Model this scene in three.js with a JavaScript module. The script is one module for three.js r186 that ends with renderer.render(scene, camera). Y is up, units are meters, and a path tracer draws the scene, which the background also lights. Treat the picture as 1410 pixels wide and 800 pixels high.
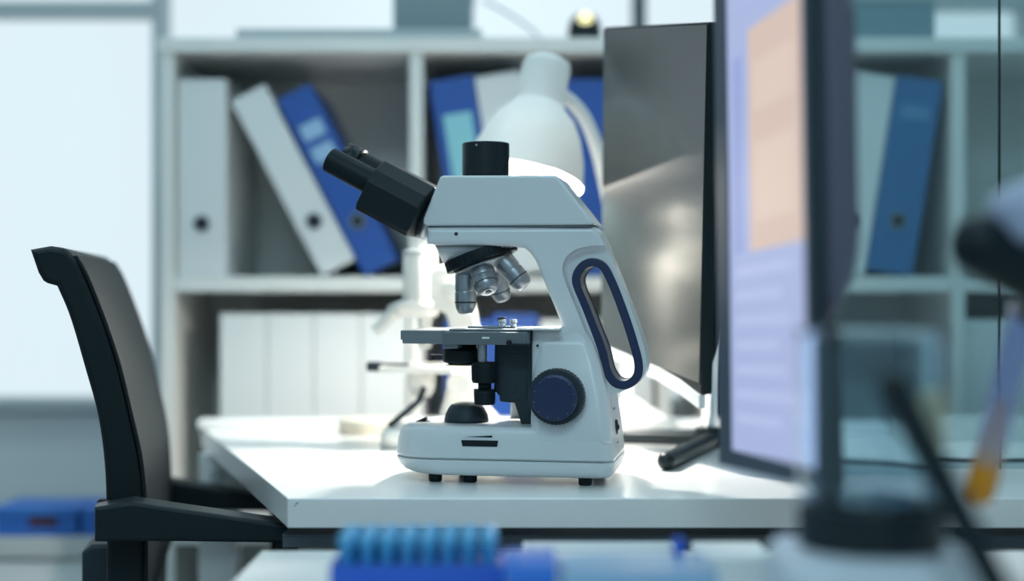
import * as THREE from 'three';
import { RoundedBoxGeometry } from 'three/addons/geometries/RoundedBoxGeometry.js';
import { RectAreaLightUniformsLib } from 'three/addons/lights/RectAreaLightUniformsLib.js';
import { Brush, Evaluator, SUBTRACTION } from 'three-bvh-csg';
import { mergeGeometries } from 'three/addons/utils/BufferGeometryUtils.js';

// ---------------------------------------------------------------- camera, sky, lights, exposure
RectAreaLightUniformsLib.init();
const scene = new THREE.Scene();
const camera = new THREE.PerspectiveCamera(23.36, 1410 / 800, 0.05, 50);
camera.position.set(0, 0.942, 0);
camera.lookAt(0, 0.942, -1);
camera.focus = 1.5;
camera.userData.fStop = 1.35;
scene.add(camera);
scene.background = new THREE.Color().setRGB(0.86, 0.97, 1.04);          // overcast white sky outside the windows
const renderer = new THREE.WebGLRenderer();
renderer.toneMapping = THREE.LinearToneMapping;
renderer.toneMappingExposure = 1.0;
renderer.shadowMap.enabled = true;
const COOL = new THREE.Color().setRGB(0.60, 0.88, 1.0);
const LAMP_POWER = 1.6;

// ---------------------------------------------------------------- helpers
let seed = 7;
const rnd = () => { seed = (seed * 16807) % 2147483647; return seed / 2147483647; };
const R = (d) => d * Math.PI / 180;
const taken = {};
function numbered(n) { const k = taken[n] = (taken[n] ?? -1) + 1; return k ? `${n}_${String(k).padStart(3, '0')}` : n; }
function thing(name, label, category, [x, y, z] = [0, 0, 0], turn = 0, group) {
  const o = new THREE.Group(); o.name = numbered(name); o.position.set(x, y, z); o.rotation.y = turn;
  o.userData = { label, category }; if (group) o.userData.group = group;
  scene.add(o); return o;
}
function part(name, geo, mat, parent, label) {
  const m = new THREE.Mesh(geo, mat); m.name = name; m.castShadow = m.receiveShadow = true;
  if (label) m.userData.label = label;
  parent.add(m); return m;
}
function solo(name, geo, mat, label, category, group) {
  const m = part(numbered(name), geo, mat, scene); m.userData = { label, category }; if (group) m.userData.group = group; return m;
}
function struct(name, geo, mat, label, category) {
  const m = part(name, geo, mat, scene); m.userData = { kind: 'structure', label, category }; return m;
}
function copy(o, label, [x, y, z], rz = 0) {
  const c = o.clone(); c.name = numbered(o.name.replace(/_\d{3}$/, '')); c.userData = { ...o.userData, label };
  c.position.set(x, y, z); c.rotation.z = rz; scene.add(c); return c;
}
const merge = (...g) => mergeGeometries(g.flat().map((q) => { const c = q.index ? q.toNonIndexed() : q; for (const k of Object.keys(c.attributes)) if (!['position', 'normal', 'uv'].includes(k)) c.deleteAttribute(k); return c; }));
function rbox(w, h, d, r, x = 0, y = 0, z = 0, seg = 2) { return new RoundedBoxGeometry(w, h, d, seg, r).translate(x, y, z); }
function span(x0, x1, y0, y1, z0, z1, r = 0.002) { return rbox(x1 - x0, y1 - y0, z1 - z0, r, (x0 + x1) / 2, (y0 + y1) / 2, (z0 + z1) / 2); }
function shapeOf(pts) { const s = new THREE.Shape(); pts.forEach(([x, y], i) => i ? s.lineTo(x, y) : s.moveTo(x, y)); s.closePath(); return s; }
function smoothPts(pts, n, closed = true) {
  const c = new THREE.CatmullRomCurve3(pts.map(([x, y]) => new THREE.Vector3(x, y, 0)), closed, 'centripetal');
  return c.getPoints(n).slice(0, closed ? n : n + 1).map((p) => [p.x, p.y]);
}
// solid plate with its outline in x,y and rounded rims, between z0 and z1
function slab(shape, z0, z1, b = 0.002, seg = 3) {
  return new THREE.ExtrudeGeometry(shape, { depth: z1 - z0 - 2 * b, bevelEnabled: b > 0, bevelThickness: b, bevelSize: b, bevelOffset: -b, bevelSegments: seg, curveSegments: 24 }).translate(0, 0, z0 + b);
}
function lathe(prof, seg = 48) { return new THREE.LatheGeometry(prof.map(([r, y]) => new THREE.Vector2(Math.max(r, 1e-5), y)), seg); }
function cyl(r0, r1, h, seg = 40) {
  const b = Math.min(0.0012, h * 0.2, r0 * 0.3);
  return lathe([[0, -h / 2], [r1 - b, -h / 2], [r1, -h / 2 + b], [r0, h / 2 - b], [r0 - b, h / 2], [0, h / 2]], seg);
}
function aim(geo, from, to) {                                          // a shape lying along +y, its start at y = 0
  const d = new THREE.Vector3(...to).sub(new THREE.Vector3(...from)).normalize();
  return geo.applyQuaternion(new THREE.Quaternion().setFromUnitVectors(new THREE.Vector3(0, 1, 0), d)).translate(...from);
}
function rod(a, b, r0, r1 = r0, seg = 32) {
  const l = new THREE.Vector3(...a).distanceTo(new THREE.Vector3(...b));
  return aim(cyl(r1, r0, l, seg).translate(0, l / 2, 0), a, b);
}
function pipe(pts, r, seg = 48, rad = 12) { return new THREE.TubeGeometry(new THREE.CatmullRomCurve3(pts.map((p) => new THREE.Vector3(...p)), false, 'centripetal'), seg, r, rad, false); }
// a body whose plan is a rounded rectangle that changes with height: levels {y, x0, x1, hw, r}
function loft(levels, n = 12) {
  const ring = ({ x0, x1, hw, r, rf }) => {
    const out = [], a = rf ?? r;
    const corner = (cx, cz, rr, s) => { for (let i = 0; i <= n; i++) { const t = s + i / n * Math.PI / 2; out.push([cx + rr * Math.cos(t), cz + rr * Math.sin(t)]); } };
    corner(x1 - r, hw - r, r, 0); corner(x0 + a, hw - a, a, Math.PI / 2); corner(x0 + a, -hw + a, a, Math.PI); corner(x1 - r, -hw + r, r, Math.PI * 1.5);
    return out;
  };
  const P = [], U = [], I = [], m = 4 * (n + 1);
  levels.forEach((l) => ring(l).forEach(([x, z]) => { P.push(x, l.y, z); U.push(x, l.y + z); }));
  for (let k = 0; k < levels.length - 1; k++) for (let i = 0; i < m; i++) { const a = k * m + i, b = k * m + (i + 1) % m; I.push(a, a + m, b, b, a + m, b + m); }
  const cap = (k, flip) => {
    const l = levels[k], c = P.length / 3; P.push((l.x0 + l.x1) / 2, l.y, 0); U.push((l.x0 + l.x1) / 2, l.y);
    for (let i = 0; i < m; i++) { const a = k * m + i, b = k * m + (i + 1) % m; flip ? I.push(c, a, b) : I.push(c, b, a); }
  };
  cap(0, true); cap(levels.length - 1, false);
  const g = new THREE.BufferGeometry();
  g.setAttribute('position', new THREE.Float32BufferAttribute(P, 3)); g.setAttribute('uv', new THREE.Float32BufferAttribute(U, 2)); g.setIndex(I);
  g.computeVertexNormals(); return g;
}
const rgb = (r, g, b) => new THREE.Color().setRGB(r, g, b);
const mat = (c, roughness = 0.5, extra = {}) => new THREE.MeshStandardMaterial({ color: Array.isArray(c) ? rgb(...c) : c, roughness, side: THREE.DoubleSide, ...extra });
const phys = (c, roughness = 0.5, extra = {}) => new THREE.MeshPhysicalMaterial({ color: Array.isArray(c) ? rgb(...c) : c, roughness, side: THREE.DoubleSide, ...extra });
function noiseTexture(n, lo, hi, { stretch = 1, colour = false, rep = 1 } = {}) {
  const d = new Uint8Array(n * n * 4), coarse = Array.from({ length: 32 * 32 }, rnd);
  for (let j = 0; j < n; j++) for (let i = 0; i < n; i++) {
    const u = i / n * 32, v = j / n * 32 / stretch, a = coarse[(u | 0) % 32 + 32 * ((v | 0) % 32)], b = coarse[((u | 0) + 1) % 32 + 32 * ((v | 0) % 32)];
    const w = lo + (hi - lo) * (0.65 * rnd() + 0.35 * (a + (b - a) * (u % 1)));
    d.set([w, w, w, 255], (j * n + i) * 4);
  }
  const t = new THREE.DataTexture(d, n, n); t.magFilter = THREE.LinearFilter; t.wrapS = t.wrapT = THREE.RepeatWrapping; t.repeat.set(rep, rep);
  if (colour) t.colorSpace = THREE.SRGBColorSpace; t.needsUpdate = true; return t;
}
function canvasTexture(w, h, draw) {
  const c = document.createElement('canvas'); c.width = w; c.height = h; draw(c.getContext('2d'), w, h);
  const t = new THREE.CanvasTexture(c); t.colorSpace = THREE.SRGBColorSpace; return t;
}
const fineGrain = noiseTexture(256, 90, 165, { rep: 8 });
const weave = noiseTexture(256, 40, 215, { rep: 30 });
const M = {
  wall: mat([0.62, 0.65, 0.66], 0.9, { bumpMap: fineGrain, bumpScale: 0.0006 }),
  ceiling: mat([0.8, 0.81, 0.81], 0.95),
  floor: mat([0.34, 0.36, 0.37], 0.5, { roughnessMap: fineGrain }),
  frameGrey: mat([0.42, 0.46, 0.47], 0.5),
  frameDark: mat([0.05, 0.08, 0.09], 0.5),
  pane: phys([0.96, 0.98, 0.98], 0.0, { transmission: 1, thickness: 0, ior: 1.5 }),
  tinted: phys([0.76, 0.86, 0.88], 0.0, { transmission: 1, thickness: 0, ior: 1.5 }),
  laminate: mat([0.80, 0.80, 0.79], 0.22, { bumpMap: fineGrain, bumpScale: 0.00004 }),
  shelfWhite: mat([0.74, 0.74, 0.71], 0.45),
  shelfBack: mat([0.74, 0.74, 0.71], 0.6),
  binderWhite: mat([0.70, 0.72, 0.72], 0.5),
  binderBlue: mat([0.012, 0.075, 0.33], 0.42),
  binderBlueHazed: mat([0.035, 0.15, 0.34], 0.42),  // binder blue with the haze of the glass screen mixed into the colour
  labelHazed: mat([0.09, 0.24, 0.42], 0.5),  // its label, contrast lowered by the same painted haze
  label: mat([0.30, 0.47, 0.66], 0.55),
  labelPale: mat([0.25, 0.55, 0.62], 0.3),
  black: phys([0.006, 0.013, 0.016], 0.45, { specularIntensity: 0.4 }),
  blackSatin: phys([0.008, 0.016, 0.02], 0.36, { specularIntensity: 0.5 }),
  darkGrey: phys([0.024, 0.038, 0.047], 0.5, { specularIntensity: 0.5 }),
  midGrey: mat([0.16, 0.19, 0.21], 0.42),
  scopeWhite: phys([0.60, 0.64, 0.66], 0.32, { clearcoat: 0.25, clearcoatRoughness: 0.25 }),
  oldScope: phys([0.78, 0.77, 0.73], 0.35),
  navy: mat([0.006, 0.018, 0.07], 0.38),
  steel: mat([0.30, 0.33, 0.36], 0.33, { metalness: 0.85 }),
  chrome: mat([0.78, 0.8, 0.82], 0.12, { metalness: 1 }),
  leather: phys([0.008, 0.013, 0.015], 0.55, { specularIntensity: 0.35, bumpMap: weave, bumpScale: 0.0004 }),
  paper: mat([0.78, 0.8, 0.8], 0.8),
  whitePlastic: mat([0.76, 0.78, 0.78], 0.35),
};

// ---------------------------------------------------------------- the room
const RX = 1.9, RZ0 = -2.7, RZ1 = 1.3, CH = 2.6, WT = 0.12, SILL = 0.723, HEAD = 2.3;
struct('floor', span(-RX - WT, RX + WT, -0.1, 0, RZ0 - WT, RZ1 + WT, 0.001), M.floor, 'grey vinyl floor of the laboratory', 'floor');
struct('ceiling', span(-RX - WT, RX + WT, CH, CH + 0.1, RZ0 - WT, RZ1 + WT, 0.001), M.ceiling, 'plain white laboratory ceiling', 'ceiling');
struct('wall_left', span(-RX - WT, -RX, 0, CH, RZ0, RZ1, 0.001), M.wall, 'plain pale grey side wall by the window', 'wall');
struct('wall_right', span(RX, RX + WT, 0, CH, RZ0, RZ1, 0.001), M.wall, 'plain pale grey side wall beyond the screens', 'wall');
struct('wall_front', span(-RX - WT, RX + WT, 0, CH, RZ1, RZ1 + WT, 0.001), M.wall, 'plain pale grey wall facing the windows', 'wall');
struct('wall_back', merge(span(-RX - WT, RX + WT, 0, SILL, RZ0 - WT, RZ0, 0.001), span(-RX - WT, RX + WT, HEAD, CH, RZ0 - WT, RZ0, 0.001)), M.wall, 'pale grey wall below and above the long window', 'wall');
{
  const w = new THREE.Group(); w.name = 'window_1'; scene.add(w);
  w.userData = { kind: 'structure', label: 'long bright window running behind the shelves', category: 'window' };
  const zf = RZ0 - 0.07, zn = RZ0 - 0.01;
  const posts = [-RX, -0.683, 0.247, 1.0, RX];                         // mullions
  posts.forEach((x, i) => part('mullion', span(x - 0.012, x + 0.012, SILL, HEAD, zf, zn), i === 2 ? M.frameDark : M.frameGrey, w));
  part('window_sill', span(-RX, RX, SILL - 0.01, SILL + 0.012, zf, RZ0 + 0.03), M.frameGrey, w);
  part('window_head', span(-RX, RX, HEAD - 0.03, HEAD, zf, zn), M.frameGrey, w);
  part('transom', span(-RX, -0.683, 1.472, 1.502, zf + 0.005, zn - 0.005), M.frameGrey, w);
  part('transom', span(0.62, RX, 1.488, 1.52, zf + 0.005, zn - 0.005), M.frameGrey, w);
  for (let i = 0; i < 4; i++) part('pane', span(posts[i] + 0.012, posts[i + 1] - 0.012, SILL + 0.012, HEAD - 0.03, RZ0 - 0.045, RZ0 - 0.04, 0.001), M.pane, w);
}
// ceiling light panels
for (const [x, z, power, lab] of [[-0.9, -1.75, 3.4, 'flat ceiling light panel over the chair and shelves'], [0.8, -1.75, 3.4, 'flat ceiling light panel over the glass screen'], [-0.2, 0.75, 12, 'flat ceiling light panel over the near bench']]) {
  const t = thing('ceiling_light', lab, 'ceiling light', [x, CH, z]);
  part('frame', merge(span(-0.62, 0.62, -0.02, 0, -0.32, -0.3), span(-0.62, 0.62, -0.02, 0, 0.3, 0.32), span(-0.62, -0.6, -0.02, 0, -0.3, 0.3), span(0.6, 0.62, -0.02, 0, -0.3, 0.3)), M.whitePlastic, t);
  part('diffuser', span(-0.6, 0.6, -0.012, -0.004, -0.3, 0.3, 0.001), mat([0.9, 0.9, 0.9], 0.8, { emissive: COOL, emissiveIntensity: 0.8 }), t);
  const l = new THREE.RectAreaLight(COOL, power, 1.2, 0.6); l.position.set(0, -0.025, 0); l.rotation.x = -Math.PI / 2; l.castShadow = true; t.add(l);
}

// ---------------------------------------------------------------- shelves, standing in front of the windows
function shelfUnit(x0, label) {
  const t = thing('shelf_unit', label, 'shelf', [x0, 0, -2.57]);
  const W = 0.8185, D = 0.32, th = 0.022;
  for (const x of [0, 0.3985, 0.797]) part('upright', span(x, x + th - 0.0005, 0.0, 1.3233, 0.012, D), M.shelfWhite, t);
  part('top_board', span(-0.004, W + 0.004, 1.3233, 1.3467, 0, D + 0.004), M.shelfWhite, t);
  for (const y of [0.9397, 0.535, 0.15]) for (const x of [0.022, 0.4205]) part('shelf_board', span(x, x + 0.376, y, y + 0.0245, 0.012, D - 0.002), M.shelfWhite, t);
  for (const x of [0.002, 0.4095]) part('back_panel', span(x, x + 0.406, 0.01, 1.3233, 0.0, 0.0115, 0.001), M.shelfBack, t);
  return t;
}
shelfUnit(-0.5627, 'white open shelf unit holding tilted blue and white binders');
shelfUnit(0.306, 'white open shelf unit seen through the glass screen');

function makeBinder(w, h, m, label, o = {}) {
  const t = thing('binder', label, 'binder', [0, 0, 0], 0, o.group), D = 0.275, tk = 0.003;
  const cover = part('cover', merge(span(0, tk, 0, h, -D, -0.004, 0.001), span(w - tk, w, 0, h, -D, -0.004, 0.001), span(0, w, 0, h, -0.006, 0, 0.0025)), m, t);
  part('page_block', span(tk + 0.002, w - tk - 0.002, 0.006, h - 0.02, -D + 0.01, -0.012, 0.001), M.paper, t);
  if (o.hole !== false) {
    part('finger_ring', new THREE.TorusGeometry(0.0115, 0.0022, 8, 28).translate(w / 2, 0.085, 0.0006), o.ring ?? M.midGrey, t);
    part('finger_hole', cyl(0.0105, 0.0105, 0.002, 28).rotateX(Math.PI / 2).translate(w / 2, 0.085, 0), M.black, t);
  }
  for (const [y0, y1, lm] of o.labels ?? []) part('spine_label', span(w * 0.2, w * 0.82, y0, y1, -0.0005, 0.0008, 0.0003), lm, t);
  return t;
}
function put(t, x, y, z, lean = 0) { t.position.set(x, y, z); t.rotation.z = R(lean); return t; }
const UP = 0.9645, LOW = 0.5598, ZB = -2.262;
put(makeBinder(0.078, 0.318, M.binderWhite, 'white lever arch binder standing upright against the end of the shelf'), -0.5385, UP, ZB);
put(makeBinder(0.060, 0.318, M.binderWhite, 'white lever arch binder leaning steeply beside the upright one'), -0.306, UP, ZB, 27.5);
put(makeBinder(0.060, 0.318, M.binderBlue, 'blue lever arch binder with two pale labels, leaning on a white one', { labels: [[0.235, 0.262, M.label], [0.195, 0.222, M.label]], ring: M.midGrey }), -0.2375, UP, ZB, 26.5);
put(makeBinder(0.074, 0.318, M.binderBlue, 'blue lever arch binder with a long pale teal label, behind the lamp', { labels: [[0.09, 0.26, M.labelPale]] }), -0.085, UP, ZB, 9);
put(makeBinder(0.074, 0.325, M.binderWhite, 'white lever arch binder leaning behind the lamp shade'), -0.0095, UP, ZB, 9);
put(makeBinder(0.074, 0.318, M.binderBlue, 'blue lever arch binder standing upright behind the lamp arm'), 0.084, UP, ZB);
put(makeBinder(0.070, 0.318, M.binderBlue, 'blue lever arch binder upright between lamp arm and dark screen'), 0.1605, UP, ZB);
for (let i = 0; i < 4; i++) put(makeBinder(0.0745, 0.345, M.binderWhite, ['white binder opening the closed row, beside the empty shelf gap', 'white binder second from the empty gap in the closed row', 'white binder third from the empty gap in the closed row', 'white binder closing the row, pressed against the shelf divider'][i], { hole: false, group: 'white binders on the lower shelf' }), -0.4705 + i * 0.0758, LOW, ZB);
put(makeBinder(0.0745, 0.335, M.binderBlue, 'blue binder on the lower shelf seen under the stage'), -0.108, LOW, ZB);
put(makeBinder(0.0745, 0.345, M.binderBlue, 'blue binder on the lower shelf beside its twin'), -0.032, LOW, ZB);
for (let i = 0; i < 3; i++) put(makeBinder(0.06, 0.335, M.binderWhite, ['white binder on the lower shelf, touching the blue pair', 'white binder on the lower shelf, second from the blue pair', 'white binder on the lower shelf, third from the blue pair'][i], { hole: false, group: 'white binders behind the arm' }), 0.046 + i * 0.0605, LOW, ZB);
put(makeBinder(0.075, 0.318, M.binderBlueHazed, 'blue lever arch binder with painted glass haze, leaning behind the screen', { labels: [[0.25, 0.272, M.labelHazed]] }), 0.645 - 0.075 * Math.cos(R(9)), UP + 0.075 * Math.sin(R(9)), ZB, -9);
put(makeBinder(0.075, 0.325, M.binderWhite, 'white lever arch binder leaning behind the glass screen'), 0.567 - 0.075 * Math.cos(R(9)), UP + 0.075 * Math.sin(R(9)), ZB, -9);
for (let i = 0; i < 4; i++) put(makeBinder(0.0745, 0.335, M.binderWhite, ['white binder behind the glass, against the lower shelf divider', 'white binder behind the glass, second from the lower divider', 'white binder behind the glass, third from the lower divider', 'white binder behind the glass, fourth from the lower divider'][i], { hole: false, group: 'white binders behind the glass' }), 0.729 + i * 0.0758, LOW, ZB);
for (let i = 0; i < 2; i++) put(makeBinder(0.0745, 0.335, M.binderBlue, ['blue binder against the shelf end behind the lit display', 'blue binder behind the lit display, second from shelf end'][i], { hole: false, group: 'blue binders behind the display' }), 0.34 + i * 0.0758, LOW, ZB);

// things on top of the shelves
const TOP = 1.3467;
{
  const t = thing('document_tray', 'flat grey document tray lying on top of the shelf', 'tray', [-0.25, TOP, -2.42]);
  part('tray_base', span(-0.2, 0.2, 0, 0.004, -0.12, 0.13), M.frameGrey, t);
  part('tray_rim', merge(span(-0.2, 0.2, 0.004, 0.022, 0.125, 0.13), span(-0.2, 0.2, 0.004, 0.022, -0.12, -0.115), span(-0.2, -0.195, 0.004, 0.022, -0.115, 0.125), span(0.195, 0.2, 0.004, 0.022, -0.115, 0.125)), M.frameGrey, t);
  const b = thing('storage_box', 'grey storage box standing in the tray on the shelf', 'box', [-0.134, TOP + 0.0045, -2.44]);
  part('box_body', span(-0.065, 0.065, 0, 0.1, -0.09, 0.09, 0.003), mat([0.22, 0.29, 0.31], 0.6), b);
  part('box_lid', span(-0.067, 0.067, 0.1, 0.125, -0.092, 0.092, 0.003), mat([0.30, 0.37, 0.39], 0.6), b);
  const d = thing('dome_ornament', 'small black dome with a painted pale yellow glint on the shelf', 'ornament', [0.122, TOP, -2.36]);
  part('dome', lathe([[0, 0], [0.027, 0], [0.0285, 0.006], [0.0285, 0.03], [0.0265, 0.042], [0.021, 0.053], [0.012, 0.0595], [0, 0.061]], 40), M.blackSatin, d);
  part('painted_glint', new THREE.SphereGeometry(0.0125, 28, 20).scale(1, 1, 0.5).translate(0, 0.0465, 0.0225), mat([0.95, 0.86, 0.5], 0.3, { emissive: rgb(1, 0.85, 0.42), emissiveIntensity: 0.85 }), d);  // reflection on the black dome, painted as a glowing yellow spot
  const fl = new THREE.PointLight(rgb(1, 0.85, 0.42), 0.0006); fl.position.set(0, 0.0465, 0.033); fl.castShadow = true; d.add(fl);  // point light added for the painted glint; the dome is no lamp
  solo('cable', pipe([[0.02, TOP + 0.003, -2.33], [0.05, TOP + 0.004, -2.36], [0.045, TOP + 0.03, -2.4], [0.0, TOP + 0.07, -2.43], [-0.05, TOP + 0.1, -2.44]], 0.0025), M.frameGrey, 'thin grey cable curling up from the shelf top', 'cable');
  const g = thing('document_box', 'long teal grey document box on the shelf behind the glass', 'box', [0.612, TOP, -2.4]);
  part('box_body', span(-0.075, 0.075, 0, 0.062, -0.12, 0.12, 0.003), mat([0.20, 0.30, 0.33], 0.6), g);
  part('box_lid', span(-0.077, 0.077, 0.062, 0.09, -0.122, 0.122, 0.003), mat([0.36, 0.44, 0.45], 0.6), g);
}
// low cabinet under the window on the chair's side
{
  const t = thing('low_cabinet', 'low white cabinet with grey top under the bright window', 'cabinet', [-1.2, 0, -2.68]);
  part('cabinet_top', span(-0.62, 0.62, 0.487, 0.521, 0, 0.29), mat([0.52, 0.54, 0.52], 0.5), t);
  part('cabinet_body', span(-0.61, 0.61, 0.05, 0.487, 0, 0.265), M.whitePlastic, t);
  for (const x of [-0.605, -0.2, 0.205]) { const d = part('door', span(x, x + 0.4, 0.06, 0.48, 0.2655, 0.281), M.whitePlastic, t); part('handle', span(x + 0.35, x + 0.362, 0.34, 0.44, 0.2812, 0.292), M.steel, d); }
  part('plinth', span(-0.6, 0.6, 0, 0.05, 0.02, 0.25), M.darkGrey, t);
  const mk = (x, w, label, red) => {
    const b = thing('flat_box', label, 'box', [x, 0.521, -2.5]);
    part('box_body', span(-w / 2, w / 2, 0, 0.034, -0.02, 0.095), mat([0.02, 0.12, 0.45], 0.5), b);
    part('box_lid', span(-w / 2 - 0.002, w / 2 + 0.002, 0.0342, 0.050, -0.022, 0.097), mat([0.03, 0.15, 0.5], 0.5), b);
    if (red) part('box_label', span(-0.012, 0.036, 0.017, 0.0335, 0.0945, 0.0962, 0.0004), mat([0.05, 0.012, 0.02], 0.6), b);
  };
  mk(-0.815, 0.14, 'flat blue carton with a dark red label on the cabinet', true);
  mk(-0.672, 0.13, 'flat blue carton with no label on the cabinet', false);
}

// ---------------------------------------------------------------- desk
const DK = 0.735;
{
  const t = thing('desk', 'white laminate desk with an angled end, carrying the microscope', 'desk');
  const plan = shapeOf([[-0.2236, 1.4], [1.1, 1.4], [1.1, 2.13], [-0.471, 2.13]]);      // x, distance
  part('desktop', slab(plan, -0.0297, 0, 0.0012, 2).rotateX(-Math.PI / 2).translate(0, DK, 0), M.laminate, t);
  part('rear_ledge', span(-0.468, 1.1, DK, DK + 0.0154, -2.128, -2.085, 0.003), M.laminate, t);
  const end = part('leg_panel', span(-0.455, -0.4, 0.0, DK - 0.0297, -2.08, -2.04, 0.002), M.laminate, t);
  part('cable_port', cyl(0.011, 0.011, 0.004).rotateX(Math.PI / 2).translate(-0.428, 0.672, -2.039), M.frameGrey, end);
  part('leg_panel', span(1.04, 1.07, 0.0, DK - 0.0297, -2.08, -1.44, 0.002), M.laminate, t);
  part('front_rail', merge(span(-0.237, 1.04, 0.6765, 0.689, -1.49, -1.45, 0.001), span(-0.237, 1.04, 0.689, 0.6905, -1.494, -1.448, 0.0005)), mat([0.10, 0.12, 0.14], 0.4, { metalness: 0.5 }), t, 'dark metal rail under the desktop');
  part('cross_rail', span(-0.12, -0.085, 0.676, 0.69, -2.06, -1.494, 0.001), M.darkGrey, t);
  for (const x of [-0.1, 0.45, 0.95]) part('bracket', span(x - 0.02, x + 0.02, 0.6905, DK - 0.0297, -1.49, -1.455, 0.001), M.darkGrey, t);
  part('rear_rail', span(-0.4, 1.04, 0.64, 0.69, -2.075, -2.045, 0.001), M.laminate, t);
  const mk = shapeOf([[0, 0], [0.0012, 0.0004], [0.0022, 0.0024], [0.0036, 0.0034], [0.0048, 0.0028], [0.004, 0.0044], [0.0026, 0.0046], [0.0018, 0.003], [0.0004, 0.001]]);
  part('scuff', slab(mk, 0, 0.0003, 0).translate(-0.2172, 0.7265, -1.4), M.midGrey, t, 'small dark scuff on the edge');
  const s = thing('power_strip', 'black power strip with red pilot light under the desk', 'power strip', [0.414, 0.6735, -1.53]);
  part('strip_body', span(-0.1, 0.05, 0.0, 0.028, -0.02, 0.035, 0.003), M.blackSatin, s);
  part('pilot_light', new THREE.SphereGeometry(0.0026, 16, 12).translate(0.045, 0.0135, 0.0355), mat([0.6, 0.02, 0.02], 0.4, { emissive: rgb(1, 0.06, 0.04), emissiveIntensity: 9 }), s);
  const pl = new THREE.PointLight(rgb(1, 0.06, 0.04), 0.0002); pl.position.set(0.045, 0.0135, 0.0405); pl.castShadow = true; s.add(pl);
}

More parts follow.
